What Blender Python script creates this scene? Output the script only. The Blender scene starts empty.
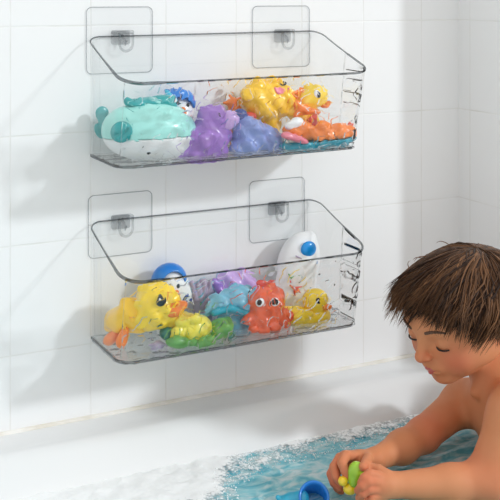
import bpy, math, random
import numpy as np
from mathutils import Vector, noise as mnoise

random.seed(7); rng = np.random.default_rng(7)
C = bpy.context.scene.collection
PI = math.pi
# ------------------------------------------------------------------ camera
F, YAW, CX, CY, HY = 1049.0, 0.4699, -0.468, -1.416, -9.4
SY, CYW = math.sin(YAW), math.cos(YAW)
FD = np.array([SY, CYW, 0.]); RT = np.array([CYW, -SY, 0.]); UP = np.array([0., 0., 1.])
cam = bpy.data.cameras.new('camera'); co = bpy.data.objects.new('camera', cam); C.objects.link(co)
co.location = (CX, CY, 0); co.rotation_euler = (PI/2, 0, -YAW)
cam.lens = F/500*36; cam.sensor_width = 36; cam.shift_y = -(250-HY)/500; cam.clip_start = .05
bpy.context.scene.camera = co

def at(px, py, Y):
    """point of the plane y=Y seen at a pixel"""
    d = FD*F + RT*(px-250) - UP*(py-HY)
    t = (Y-CY)/d[1]
    return np.array([CX, CY, 0]) + d*t
def pf(px, py, fw):
    """point at forward distance fw seen at a pixel"""
    return np.array([CX, CY, 0]) + (FD*F + RT*(px-250) - UP*(py-HY))*(fw/F)

# ------------------------------------------------------------------ objects
def put(o, kind=None, label=None, cat=None, group=None):
    if kind: o['kind'] = kind
    if label: o['label'] = label
    if cat: o['category'] = cat
    if group: o['group'] = group
    return o
def empty(name, loc, label, cat, group=None):
    o = bpy.data.objects.new(name, None); C.objects.link(o); o.location = tuple(loc); o.empty_display_size = .02
    return put(o, None, label, cat, group)
def root_loc(o):
    l = Vector((0, 0, 0))
    while o is not None: l += o.location; o = o.parent
    return np.array(l)
def mesh(name, V, Fc, mat, parent=None, smooth=True, label=None, origin=None):
    V = np.asarray(V, dtype=float)
    if parent is not None: off = root_loc(parent)
    elif origin is not None: off = np.array(origin, float)
    else: off = np.zeros(3)
    me = bpy.data.meshes.new(name)
    me.from_pydata((V-off).tolist(), [], Fc if isinstance(Fc, list) else Fc.tolist())
    me.update()
    if smooth: me.polygons.foreach_set('use_smooth', [True]*len(me.polygons))
    me.materials.append(mat)
    o = bpy.data.objects.new(name, me); C.objects.link(o)
    if parent is not None: o.parent = parent
    elif origin is not None: o.location = tuple(off)
    if label: o['label'] = label
    return o
def box_vf(x0, x1, y0, y1, z0, z1, n=0):
    V = [(x, y, z) for x in (x0, x1) for y in (y0, y1) for z in (z0, z1)]
    Fc = [(0,1,3,2),(4,6,7,5),(0,4,5,1),(2,3,7,6),(0,2,6,4),(1,5,7,3)]
    return V, Fc
def merge(*vfs):
    V = []; Fc = []
    for v, f in vfs:
        n = len(V); V += [tuple(p) for p in v]; Fc += [tuple(i+n for i in q) for q in f]
    return V, Fc
def tube_vf(pts, r, n=8, closed=False, squash=None):
    pts = [np.array(p, float) for p in pts]; m = len(pts)
    rr = r if hasattr(r, '__len__') else [r]*m
    V = []; Fc = []; up = None
    for i, p in enumerate(pts):
        a = pts[(i-1) % m] if (closed or i > 0) else pts[i]
        b = pts[(i+1) % m] if (closed or i < m-1) else pts[i]
        t = b-a; t = t/(np.linalg.norm(t)+1e-12)
        if up is None:
            up = np.array([0, 0, 1.]) if abs(t[2]) < .9 else np.array([1., 0, 0])
        s = np.cross(t, up); s /= np.linalg.norm(s)+1e-12; up = np.cross(s, t)
        for k in range(n):
            an = 2*PI*k/n
            V.append(tuple(p + rr[i]*(math.cos(an)*s + math.sin(an)*up*(squash or 1))))
    for i in range(m if closed else m-1):
        j = (i+1) % m
        for k in range(n):
            l = (k+1) % n
            Fc.append((i*n+k, i*n+l, j*n+l, j*n+k))
    if not closed:
        Fc.append(tuple(range(n))[::-1]); Fc.append(tuple((m-1)*n+k for k in range(n)))
    return V, Fc

# ------------------------------------------------------------------ materials
def nmat(name):
    m = bpy.data.materials.new(name); m.use_nodes = True; nt = m.node_tree; nt.nodes.clear()
    out = nt.nodes.new('ShaderNodeOutputMaterial')
    return m, nt, out
def princ(name, col, rough=.4, spec=.5, sss=0, coat=0, metal=0, noise=None, bump=None, sheen=0):
    m, nt, out = nmat(name)
    b = nt.nodes.new('ShaderNodeBsdfPrincipled'); nt.links.new(b.outputs[0], out.inputs[0])
    b.inputs['Base Color'].default_value = (*col, 1); b.inputs['Roughness'].default_value = rough
    b.inputs['Specular IOR Level'].default_value = spec; b.inputs['Metallic'].default_value = metal
    b.inputs['Coat Weight'].default_value = coat; b.inputs['Coat Roughness'].default_value = .08
    if sss:
        b.inputs['Subsurface Weight'].default_value = sss
        b.inputs['Subsurface Radius'].default_value = (.012, .005, .003); b.inputs['Subsurface Scale'].default_value = .6
    tc = nt.nodes.new('ShaderNodeTexCoord')
    if noise:
        col2, sc = noise
        n = nt.nodes.new('ShaderNodeTexNoise'); n.inputs['Scale'].default_value = sc; n.inputs['Detail'].default_value = 3
        nt.links.new(tc.outputs['Object'], n.inputs['Vector'])
        r = nt.nodes.new('ShaderNodeMapRange'); r.inputs[1].default_value = .35; r.inputs[2].default_value = .65
        nt.links.new(n.outputs[0], r.inputs[0])
        mx = nt.nodes.new('ShaderNodeMix'); mx.data_type = 'RGBA'
        mx.inputs[6].default_value = (*col, 1); mx.inputs[7].default_value = (*col2, 1)
        nt.links.new(r.outputs[0], mx.inputs[0]); nt.links.new(mx.outputs[2], b.inputs['Base Color'])
    if bump:
        sc, st = bump
        n = nt.nodes.new('ShaderNodeTexNoise'); n.inputs['Scale'].default_value = sc
        nt.links.new(tc.outputs['Object'], n.inputs['Vector'])
        bp = nt.nodes.new('ShaderNodeBump'); bp.inputs['Strength'].default_value = st; bp.inputs['Distance'].default_value = .002
        nt.links.new(n.outputs[0], bp.inputs['Height']); nt.links.new(bp.outputs[0], b.inputs['Normal'])
    return m
def acrylic(name, tint, ior=1.49, refr=0., gloss_boost=0., rough=.0, veins=None):
    """clear plastic: straight see-through share, refracted share, Fresnel reflection"""
    m, nt, out = nmat(name)
    tr = nt.nodes.new('ShaderNodeBsdfTransparent'); tr.inputs[0].default_value = (*tint, 1)
    base = tr
    if refr > 0:
        rf = nt.nodes.new('ShaderNodeBsdfRefraction'); rf.inputs['Color'].default_value = (*tint, 1)
        rf.inputs['Roughness'].default_value = rough; rf.inputs['IOR'].default_value = 1.40
        mx = nt.nodes.new('ShaderNodeMixShader'); mx.inputs[0].default_value = refr
        nt.links.new(tr.outputs[0], mx.inputs[1]); nt.links.new(rf.outputs[0], mx.inputs[2]); base = mx
        if veins:        # added mask: see-through veins let sun through in a web, standing in for caustics
            g = nt.nodes.new('ShaderNodeNewGeometry'); mp = nt.nodes.new('ShaderNodeMapping'); mp.inputs['Scale'].default_value = veins
            nt.links.new(g.outputs['Position'], mp.inputs[0])
            nz = nt.nodes.new('ShaderNodeTexNoise'); nz.inputs['Scale'].default_value = 40; nt.links.new(mp.outputs[0], nz.inputs['Vector'])
            ad0 = nt.nodes.new('ShaderNodeVectorMath'); ad0.operation = 'MULTIPLY_ADD'; ad0.inputs[1].default_value = (.02*veins[0], .02*veins[1], .02); nt.links.new(nz.outputs['Color'], ad0.inputs[0]); nt.links.new(mp.outputs[0], ad0.inputs[2])
            vo = nt.nodes.new('ShaderNodeTexVoronoi'); vo.feature = 'DISTANCE_TO_EDGE'; vo.inputs['Scale'].default_value = 50; nt.links.new(ad0.outputs[0], vo.inputs['Vector'])
            mr = nt.nodes.new('ShaderNodeMapRange'); mr.inputs[1].default_value = .13; mr.inputs[2].default_value = .17
            nt.links.new(vo.outputs[0], mr.inputs[0]); nt.links.new(mr.outputs[0], mx.inputs[0])
    gl = nt.nodes.new('ShaderNodeBsdfGlossy'); gl.inputs['Roughness'].default_value = .04
    lw = nt.nodes.new('ShaderNodeLayerWeight'); lw.inputs['Blend'].default_value = .5
    pw = nt.nodes.new('ShaderNodeMath'); pw.operation = 'POWER'; pw.inputs[1].default_value = 4; nt.links.new(lw.outputs['Facing'], pw.inputs[0])
    ad = nt.nodes.new('ShaderNodeMath'); ad.operation = 'MULTIPLY_ADD'; ad.inputs[1].default_value = .7; ad.inputs[2].default_value = .04+gloss_boost
    nt.links.new(pw.outputs[0], ad.inputs[0])
    ge = nt.nodes.new('ShaderNodeNewGeometry'); bf = nt.nodes.new('ShaderNodeMath'); bf.operation = 'SUBTRACT'; bf.inputs[0].default_value = 1
    nt.links.new(ge.outputs['Backfacing'], bf.inputs[1])
    fm = nt.nodes.new('ShaderNodeMath'); fm.operation = 'MULTIPLY'; fm.use_clamp = True; nt.links.new(ad.outputs[0], fm.inputs[0]); nt.links.new(bf.outputs[0], fm.inputs[1])
    m2 = nt.nodes.new('ShaderNodeMixShader'); nt.links.new(fm.outputs[0], m2.inputs[0])
    nt.links.new(base.outputs[0], m2.inputs[1]); nt.links.new(gl.outputs[0], m2.inputs[2])
    nt.links.new(m2.outputs[0], out.inputs[0])
    return m
def tile_mat(name, axis, off):
    """white glazed tiles with faint grout lines; axis = horizontal world axis (0 x, 1 y)"""
    m, nt, out = nmat(name)
    b = nt.nodes.new('ShaderNodeBsdfPrincipled'); nt.links.new(b.outputs[0], out.inputs[0])
    g = nt.nodes.new('ShaderNodeNewGeometry'); sp = nt.nodes.new('ShaderNodeSeparateXYZ'); nt.links.new(g.outputs['Position'], sp.inputs[0])
    def lines(sock, start, step, half):
        a = nt.nodes.new('ShaderNodeMath'); a.operation = 'SUBTRACT'; a.inputs[1].default_value = start - step*50; nt.links.new(sock, a.inputs[0])
        p = nt.nodes.new('ShaderNodeMath'); p.operation = 'PINGPONG'; p.inputs[1].default_value = step/2; nt.links.new(a.outputs[0], p.inputs[0])
        c = nt.nodes.new('ShaderNodeMapRange'); c.inputs[1].default_value = half*.4; c.inputs[2].default_value = half; c.inputs[3].default_value = 1; c.inputs[4].default_value = 0
        nt.links.new(p.outputs[0], c.inputs[0]); return c.outputs[0]
    h = lines(sp.outputs[axis], off, .1137, .0014)
    v = lines(sp.outputs[2], -.049, .0745*2, .0014)
    mx = nt.nodes.new('ShaderNodeMath'); mx.operation = 'MAXIMUM'; nt.links.new(h, mx.inputs[0]); nt.links.new(v, mx.inputs[1])
    n = nt.nodes.new('ShaderNodeTexNoise'); n.inputs['Scale'].default_value = 18; nt.links.new(g.outputs['Position'], n.inputs['Vector'])
    mr = nt.nodes.new('ShaderNodeMapRange'); mr.inputs[1].default_value = .35; mr.inputs[2].default_value = .7; mr.inputs[3].default_value = .1; mr.inputs[4].default_value = .55
    nt.links.new(n.outputs[0], mr.inputs[0])
    mu = nt.nodes.new('ShaderNodeMath'); mu.operation = 'MULTIPLY'; nt.links.new(mx.outputs[0], mu.inputs[0]); nt.links.new(mr.outputs[0], mu.inputs[1])
    cm = nt.nodes.new('ShaderNodeMix'); cm.data_type = 'RGBA'; cm.inputs[6].default_value = (.86, .865, .87, 1); cm.inputs[7].default_value = (.66, .64, .60, 1)
    nt.links.new(mu.outputs[0], cm.inputs[0]); nt.links.new(cm.outputs[2], b.inputs['Base Color'])
    b.inputs['Roughness'].default_value = .35; b.inputs['Specular IOR Level'].default_value = .35
    bp = nt.nodes.new('ShaderNodeBump'); bp.invert = True; bp.inputs['Strength'].default_value = .25; bp.inputs['Distance'].default_value = .001
    nt.links.new(mx.outputs[0], bp.inputs['Height']); nt.links.new(bp.outputs[0], b.inputs['Normal'])
    return m
def toy(name, col, rough=.28): return princ(name, col, rough, .5, coat=.35)
M = dict(
 tile=tile_mat('white_tile', 0, 0.), tile_side=tile_mat('white_tile_side', 1, -.03),
 tub=princ('white_enamel', (.80, .81, .815), .14, .5), caulk=princ('aged_caulk', (.74, .70, .62), .6, noise=((.86, .84, .80), 22)),
 floor=princ('floor_tile', (.55, .55, .54), .5),
 clear=acrylic('clear_acrylic', (.985, .988, .988)), back=acrylic('clear_acrylic_back', (.99, .992, .992)),
 ripple=acrylic('rippled_acrylic', (.992, .994, .995), refr=1.0, gloss_boost=.02, veins=(1, 0, 1.15)), rim=acrylic('acrylic_edge', (.58, .59, .60), gloss_boost=.04),  # rim: grey tint stands in for the dark refraction of a clear edge
 base=acrylic('rippled_acrylic_base', (.985, .988, .99), refr=.6), edge=acrylic('acrylic_base_edge', (.80, .81, .83), gloss_boost=.1),  # edge: dark refraction lines round the base put into a grey tint
 pad=acrylic('clear_adhesive_pad', (.994, .996, .997)), padedge=acrylic('pad_edge', (.74, .75, .76), gloss_boost=.05),
 hook=acrylic('clear_hook_plastic', (.88, .885, .89), gloss_boost=.10),
 mint=toy('mint_plastic', (.36, .78, .72)), white=toy('white_plastic', (.84, .85, .86)), teal=toy('teal_plastic', (.0, .32, .33)),
 blue=toy('blue_plastic', (.01, .19, .62)), black=toy('black_plastic', (.01, .01, .012), .15), orange=toy('orange_plastic', (.90, .22, .02)),
 purple=toy('purple_rubber', (.34, .17, .56)), lilac=toy('lilac_rubber', (.58, .38, .74)), peri=toy('periwinkle_rubber', (.25, .33, .68)),
 navy=toy('navy_rubber', (.03, .06, .25)), yellow=toy('yellow_rubber', (.98, .68, .03)), yellow2=toy('golden_rubber', (.96, .57, .01)),
 pink=toy('pink_rubber', (.85, .22, .30)), red=toy('red_rubber', (.70, .06, .04)), coral=toy('coral_rubber', (.84, .13, .05)),
 tealb=toy('sea_blue_plastic', (.01, .33, .45)), green=toy('green_rubber', (.13, .36, .07)), lime=toy('lime_rubber', (.36, .62, .04)),
 lemon=toy('lemon_rubber', (.82, .70, .06)), dkgreen=toy('dark_green_rubber', (.02, .15, .11)), sky=toy('sky_blue_rubber', (.20, .50, .66)),
 mauve=toy('mauve_rubber', (.42, .34, .47)), cyan=toy('cyan_plastic', (.03, .42, .62)), signblue=toy('bright_blue_plastic', (.0, .28, .75)),
 lip=princ('lip_skin', (.56, .13, .11), .35, .4, sss=.1), brow=princ('brow_hair', (.12, .06, .035), .7), lash=princ('lash_hair', (.025, .014, .01), .6),
 eye=princ('eye', (.05, .03, .02), .1, .6), skin=princ('skin', (.66, .26, .12), .55, .2, sss=.12, noise=((.69, .285, .14), 26)),
)

# ------------------------------------------------------------------ implicit surfaces (smooth unions -> surface nets)
def rotm(rx=0, ry=0, rz=0):
    a, b, c = (math.radians(v) for v in (rx, ry, rz))
    X = np.array([[1,0,0],[0,math.cos(a),-math.sin(a)],[0,math.sin(a),math.cos(a)]])
    Y = np.array([[math.cos(b),0,math.sin(b)],[0,1,0],[-math.sin(b),0,math.cos(b)]])
    Z = np.array([[math.cos(c),-math.sin(c),0],[math.sin(c),math.cos(c),0],[0,0,1]])
    return Z @ Y @ X
class Pr:
    def __init__(s, kind, k=.004, op='add', **a): s.kind, s.k, s.op, s.a = kind, k, op, a
    def bbox(s):
        a = s.a
        if s.kind == 'ell':
            e = max(a['r']) if a.get('R') is not None else np.array(a['r'])
            return np.array(a['c'])-e, np.array(a['c'])+e
        if s.kind == 'cap':
            A, B = np.array(a['a']), np.array(a['b']); m = max(a['ra'], a['rb'])
            return np.minimum(A, B)-m, np.maximum(A, B)+m
    def f(s, P):
        a = s.a
        if s.kind == 'ell':
            q = P-np.array(a['c'], np.float32)
            if a.get('R') is not None: q = q @ np.asarray(a['R'], np.float32)
            r = np.array(a['r'], np.float32)
            k0 = np.linalg.norm(q/r, axis=-1); k1 = np.linalg.norm(q/(r*r), axis=-1)+1e-9
            return k0*(k0-1)/k1
        if s.kind == 'cap':
            A = np.array(a['a'], np.float32); B = np.array(a['b'], np.float32); d = B-A
            t = np.clip(((P-A) @ d)/max(float(d @ d), 1e-12), 0, 1)
            return np.linalg.norm(P-A-t[..., None]*d, axis=-1)-(a['ra']+(a['rb']-a['ra'])*t)
        if s.kind == 'half':
            return (P-np.array(a['c'], np.float32)) @ np.array(a['n'], np.float32)
def ell(c, r, R=None, k=.004, op='add'): return Pr('ell', k, op, c=c, r=(r if hasattr(r, '__len__') else (r, r, r)), R=R)
def cap(a, b, ra, rb=None, k=.004, op='add'): return Pr('cap', k, op, a=a, b=b, ra=ra, rb=ra if rb is None else rb)
def chain(pts, rad, k=.003, k0=None): return [cap(pts[i], pts[i+1], rad[i], rad[i+1], k=(k if i or k0 is None else k0)) for i in range(len(pts)-1)]
def half(c, n): return Pr('half', 0, 'int', c=c, n=n)          # keeps the side n points away from

def solve(prims, h, warp=None):
    lo = np.min([p.bbox()[0] for p in prims if p.op == 'add'], axis=0)-3*h-.002
    hi = np.max([p.bbox()[1] for p in prims if p.op == 'add'], axis=0)+3*h+.002
    n = np.ceil((hi-lo)/h).astype(int)+1
    ax = [(lo[i]+h*np.arange(n[i])).astype(np.float32) for i in range(3)]
    D = np.full(tuple(n), .05, np.float32)
    for p in prims:
        if p.kind == 'half': s = (slice(None),)*3
        else:
            b0, b1 = p.bbox(); mg = p.k+3*h
            i0 = np.clip(np.floor((b0-mg-lo)/h).astype(int), 0, n); i1 = np.clip(np.ceil((b1+mg-lo)/h).astype(int)+1, 0, n)
            s = tuple(slice(a, b) for a, b in zip(i0, i1))
        P = np.stack(np.meshgrid(ax[0][s[0]], ax[1][s[1]], ax[2][s[2]], indexing='ij'), -1)
        if warp is not None and p.kind != 'half': P = P+warp(P)
        d = p.f(P); E = D[s]; k = max(p.k, 1e-6)
        if p.op == 'add': hh = np.maximum(k-np.abs(E-d), 0)/k; D[s] = np.minimum(E, d)-hh*hh*k*.25
        elif p.op == 'sub': d = -d; hh = np.maximum(k-np.abs(E-d), 0)/k; D[s] = np.maximum(E, d)+hh*hh*k*.25
        else: D[s] = np.maximum(E, d)
    ins = D < 0
    cs = tuple(m-1 for m in D.shape)
    cnt = np.zeros(cs, np.int8)
    off = [(i, j, k) for i in (0, 1) for j in (0, 1) for k in (0, 1)]
    sl = lambda o: tuple(slice(o[a], o[a]+cs[a]) for a in range(3))
    for o in off: cnt += ins[sl(o)]
    act = (cnt > 0) & (cnt < 8)
    I = np.argwhere(act); idx = np.full(cs, -1, np.int64); idx[act] = np.arange(len(I))
    acc = np.zeros((len(I), 3)); c = np.zeros(len(I))
    for a in off:
        for ax_ in range(3):
            if a[ax_]: continue
            b = list(a); b[ax_] = 1
            ia = I+np.array(a); ib = I+np.array(b)
            va = D[ia[:, 0], ia[:, 1], ia[:, 2]]; vb = D[ib[:, 0], ib[:, 1], ib[:, 2]]
            cr = (va < 0) != (vb < 0); t = np.where(cr, va/np.where(cr, va-vb, 1), 0)
            p = np.array(a, float)+np.zeros((len(I), 3)); p[:, ax_] = t
            acc[cr] += p[cr]; c[cr] += 1
    V = lo+(I+acc/c[:, None])*h
    faces = []
    for ax_ in range(3):
        u, v = (ax_+1) % 3, (ax_+2) % 3
        A = [slice(None)]*3; B = [slice(None)]*3; A[ax_] = slice(0, -1); B[ax_] = slice(1, None)
        e = ins[tuple(A)] != ins[tuple(B)]
        J = np.argwhere(e); J = J[(J[:, u] > 0) & (J[:, v] > 0) & (J[:, u] < cs[u]) & (J[:, v] < cs[v])]
        q = []
        for du, dv in ((1, 1), (0, 1), (0, 0), (1, 0)):
            K = J.copy(); K[:, u] -= du; K[:, v] -= dv; q.append(idx[K[:, 0], K[:, 1], K[:, 2]])
        q = np.stack(q, 1); s = ins[J[:, 0], J[:, 1], J[:, 2]]
        q[~s] = q[~s][:, ::-1]
        faces.append(q[(q >= 0).all(1)])
    return V, np.concatenate(faces)

class Toy:
    """traces a toy in pixels on the plane y=Y; w = pixels towards the room"""
    def __init__(s, px, py, Y, name, label, cat, group=None, h=.0011, base=None, free=None):
        s.Y = Y; s.h = h; s.free = free
        c = s.p(px, py, 0); s.kx = np.linalg.norm(s.p(px+1, py)-c); s.kz = np.linalg.norm(s.p(px, py+1)-c); s.c = c
        b = s.p(px, base if base else py)
        s.root = empty(name, b, label, cat, group)
    def p(s, x, y, w=0):
        Yw = s.Y - w*.00138
        return at(x, y, Yw)
    def E(s, x, y, rx, ry, w=0, rw=None, roll=0, k=4, op='add'):
        rw = (rx+ry)/2 if rw is None else rw
        return ell(s.p(x, y, w), (rx*s.kx, rw*.00138, ry*s.kz), rotm(0, roll, 0) if roll else None, k*.00138, op)
    def K(s, x0, y0, x1, y1, r0, r1=None, w0=0, w1=None, k=4, op='add'):
        r1 = r0 if r1 is None else r1; w1 = w0 if w1 is None else w1
        return cap(s.p(x0, y0, w0), s.p(x1, y1, w1), r0*.00138, r1*.00138, k*.00138, op)
    def cut(s, x, y, nx, nz):
        n = np.array([nx, 0, nz], float); return half(s.p(x, y), n/np.linalg.norm(n))
    def part(s, name, prims, mat, parent=None, label=None, warp=None, h=None):
        V, Fc = solve(prims, h or s.h, warp)
        return mesh(name, V, Fc, M[mat], parent or s.root, label=label)
def wavy(a, s, ph=0):
    def w(P):
        x, y, z = P[..., 0]*s, P[..., 1]*s, P[..., 2]*s
        return np.stack([np.sin(z*1.1+1.7*np.sin(x*.6+ph)+y), np.sin(x+z*.7+ph), np.sin(x*1.15+1.5*np.sin(z*.7)+y*.9+ph)], -1).astype(np.float32)*a
    return w

# ------------------------------------------------------------------ room
XR = .645
def struct(name, V, Fc, mat, smooth=False): return put(mesh(name, V, Fc, mat, smooth=smooth), 'structure')
struct('wall_back', *box_vf(-1.3, XR+.12, 0, .1, -1.05, .9), M['tile'])
JY = -.121
struct('wall_right', *merge(box_vf(XR, XR+.12, JY, 0, -1.05, .9), box_vf(XR, XR+.12, -1.9, JY, -1.05, -.52),
                            box_vf(XR, XR+.12, -1.9, -1.45, -.52, .9)), M['tile_side'])
struct('floor', *box_vf(-1.3, XR+.12, -2.2, .1, -1.1, -1.05), M['floor'])
struct('trim_1', *tube_vf([(-1.0+i*.05, -.001, -.600) for i in range(33)], .0042, 8), M['caulk'], True)
struct('trim_2', *tube_vf([(XR-.001, -i*.05, -.600) for i in range(3)], .0042, 8), M['caulk'], True)

# bathtub: rim + basin profile swept as a height field over a rounded rectangle
def tub():
    X0, X1, Y0, Y1 = -.98, XR-.002, -.72, -.001
    ix0, ix1, iy0, iy1 = -.90, .575, -.655, -.066
    nu, nv = 420, 230
    xs = np.linspace(X0, X1, nu); ys = np.linspace(Y0, Y1, nv)
    Xg, Yg = np.meshgrid(xs, ys, indexing='ij')
    cx, cy = (ix0+ix1)/2, (iy0+iy1)/2; hx, hy = (ix1-ix0)/2, (iy1-iy0)/2; r = .11
    qx = np.abs(Xg-cx)-hx+r; qy = np.abs(Yg-cy)-hy+r
    sd = np.hypot(np.maximum(qx, 0), np.maximum(qy, 0))+np.minimum(np.maximum(qx, qy), 0)-r   # <0 inside
    d = np.maximum(-sd, 0)
    t = np.clip(d/.06, 0, 1); z = -.600-.045*np.where(d > 0, (t*t*(3-2*t)), 0)
    t2 = np.clip((d-.035)/.10, 0, 1); z = z-.205*(t2*t2*(3-2*t2))
    z = z+.003*np.exp(-(sd/.022)**2)
    V = [(x, y, zz) for x, y, zz in zip(Xg.ravel(), Yg.ravel(), z.ravel())]
    Fc = [(i*nv+j, (i+1)*nv+j, (i+1)*nv+j+1, i*nv+j+1) for i in range(nu-1) for j in range(nv-1)]
    n = len(V); ring = [i*nv for i in range(nu)]+[(nu-1)*nv+j for j in range(1, nv)]+[i*nv+nv-1 for i in range(nu-2, -1, -1)]+[j for j in range(nv-2, 0, -1)]
    V += [(V[i][0], V[i][1], -1.045) for i in ring]; L = len(ring)
    Fc += [(ring[i], n+i, n+(i+1) % L, ring[(i+1) % L]) for i in range(L)]
    Fc.append(tuple(n+i for i in range(L))[::-1])
    Fc = [q[::-1] if len(q) == 4 and 0 else q for q in Fc]
    o = mesh('bathtub', V, Fc, M['tub'], origin=(-.17, -.36, -1.05))
    put(o, None, 'white enamel bathtub set against the tiled wall, filled with blue water', 'bathtub')
tub()

# water
WZ = -.647
def water():
    m, nt, out = nmat('bath_water')
    b = nt.nodes.new('ShaderNodeBsdfPrincipled'); nt.links.new(b.outputs[0], out.inputs[0])
    tc = nt.nodes.new('ShaderNodeTexCoord')
    mp = nt.nodes.new('ShaderNodeMapping'); mp.inputs['Scale'].default_value = (1, 1.6, 1); mp.inputs['Rotation'].default_value = (0, 0, .5)
    nt.links.new(tc.outputs['Object'], mp.inputs[0])
    n = nt.nodes.new('ShaderNodeTexNoise'); n.inputs['Scale'].default_value = 30; n.inputs['Detail'].default_value = 6; n.inputs['Distortion'].default_value = 1.2
    nt.links.new(mp.outputs[0], n.inputs['Vector'])
    rp = nt.nodes.new('ShaderNodeValToRGB'); e = rp.color_ramp.elements
    e[0].position = .38; e[0].color = (.15, .56, .70, 1); e[1].position = .66; e[1].color = (.74, .92, .95, 1)
    x = rp.color_ramp.elements.new(.5); x.color = (.34, .74, .82, 1)
    nt.links.new(n.outputs[0], rp.inputs[0]); nt.links.new(rp.outputs[0], b.inputs['Base Color'])
    b.inputs['Roughness'].default_value = .08; b.inputs['IOR'].default_value = 1.33; b.inputs['Transmission Weight'].default_value = .25
    nx, ny = 420, 170
    Xs = np.linspace(-.88, .555, nx); Ys = np.linspace(-.635, -.075, ny); V = []
    for x_ in Xs:
        for y_ in Ys:
            z = WZ+.0022*mnoise.noise((x_*30, y_*42, 0))+.0018*mnoise.noise((x_*70+3*mnoise.noise((x_*20, y_*20, 1)), y_*95, 3))
            V.append((x_, y_, z))
    Fc = [(i*ny+j, (i+1)*ny+j, (i+1)*ny+j+1, i*ny+j+1) for i in range(nx-1) for j in range(ny-1)]
    n0 = len(V); V += [(a, c, -.84) for a, c, _ in V]
    Fc += [tuple(n0+i for i in q[::-1]) for q in Fc]
    ring = [i*ny for i in range(nx)]+[(nx-1)*ny+j for j in range(1, ny)]+[i*ny+ny-1 for i in range(nx-2, -1, -1)]+[j for j in range(ny-2, 0, -1)]
    L = len(ring); Fc += [(ring[i], n0+ring[i], n0+ring[(i+1) % L], ring[(i+1) % L]) for i in range(L)]
    o = mesh('bath_water', V, Fc, m, origin=(-.17, -.36, WZ))
    put(o, 'stuff', 'rippling pale turquoise bath water filling the tub', 'water')
water()

# foam: a low lumpy bank plus many bubbles
def foam():
    m = princ('foam', (.93, .95, .96), .4, .4, sss=0, bump=(520, .12)); nt = m.node_tree; b = nt.nodes['Principled BSDF']
    at_ = nt.nodes.new('ShaderNodeAttribute'); at_.attribute_name = 'thickness'
    tc = nt.nodes.new('ShaderNodeTexCoord')
    def nz(kind, sc, out):
        n = nt.nodes.new(kind); n.inputs['Scale'].default_value = sc; nt.links.new(tc.outputs['Object'], n.inputs['Vector']); return n.outputs[out]
    a = nz('ShaderNodeTexVoronoi', 210, 0); c = nz('ShaderNodeTexNoise', 70, 0)
    def mth(op, x, y):
        n = nt.nodes.new('ShaderNodeMath'); n.operation = op
        for k, v in ((0, x), (1, y)):
            if isinstance(v, float): n.inputs[k].default_value = v
            else: nt.links.new(v, n.inputs[k])
        return n.outputs[0]
    al = mth('ADD', mth('MULTIPLY', at_.outputs['Fac'], 1.25), mth('ADD', mth('MULTIPLY', a, -.55), mth('MULTIPLY', c, .5)))
    mr = nt.nodes.new('ShaderNodeMapRange'); mr.inputs[1].default_value = .08; mr.inputs[2].default_value = .55; nt.links.new(al, mr.inputs[0])
    nt.links.new(mr.outputs[0], b.inputs['Alpha'])
    nx, ny = 460, 170
    Xs = np.linspace(-.30, .56, nx); Ys = np.linspace(-.30, -.078, ny)
    def dens(x, y):
        w = .040+.112/(1+math.exp((x-.120)/.016))
        return (w-(-.085-y))/.026-max(0, -.10-x)/.018+1.3*mnoise.noise((x*22, y*22, 4))+.9*mnoise.noise((x*60, y*60, 9))
    V = []; Fc = []; T = []; idx = -np.ones((nx, ny), int)
    for i, x in enumerate(Xs):
        for j, y in enumerate(Ys):
            h = dens(x, y)
            if h > -1.2:
                t = min(max((h+1.0)/3.2, 0), 1)
                z = WZ+.0022+.0065*t*(.8+.5*mnoise.noise((x*45, y*45, 2)))+.0007*t*mnoise.noise((x*170, y*170, 5))
                idx[i, j] = len(V); V.append((x, y, z)); T.append(t)
    for i in range(nx-1):
        for j in range(ny-1):
            q = (idx[i, j], idx[i+1, j], idx[i+1, j+1], idx[i, j+1])
            if min(q) >= 0: Fc.append(q)
    import bmesh
    bm = bmesh.new(); bmesh.ops.create_icosphere(bm, subdivisions=1, radius=1)
    sv = [tuple(v.co) for v in bm.verts]; sf = [tuple(v.index for v in f.verts) for f in bm.faces]; bm.free()
    n = 0
    while n < 1300:
        x = random.uniform(-.12, .50); y = random.uniform(-.32, -.085); h = dens(x, y)
        if not -1.6 < h < 1.2: continue
        r = random.choice((.0004, .0005, .0006, .0008, .0011)); t = min(max((h+1.0)/3.2, 0), 1)
        z = WZ+.0022+.0062*t
        k0 = len(V); V += [(x+a_*r, y+c_*r, z+d_*r) for a_, c_, d_ in sv]; T += [1.]*len(sv); Fc += [tuple(k0+k for k in q) for q in sf]; n += 1
    o = mesh('bath_foam', V, Fc, m, origin=(.1, -.12, WZ))
    a = o.data.attributes.new('thickness', 'FLOAT', 'POINT'); a.data.foreach_set('value', T)
    put(o, 'stuff', 'white bubbly foam floating along the wall side of the bath water', 'foam')
foam()

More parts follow.
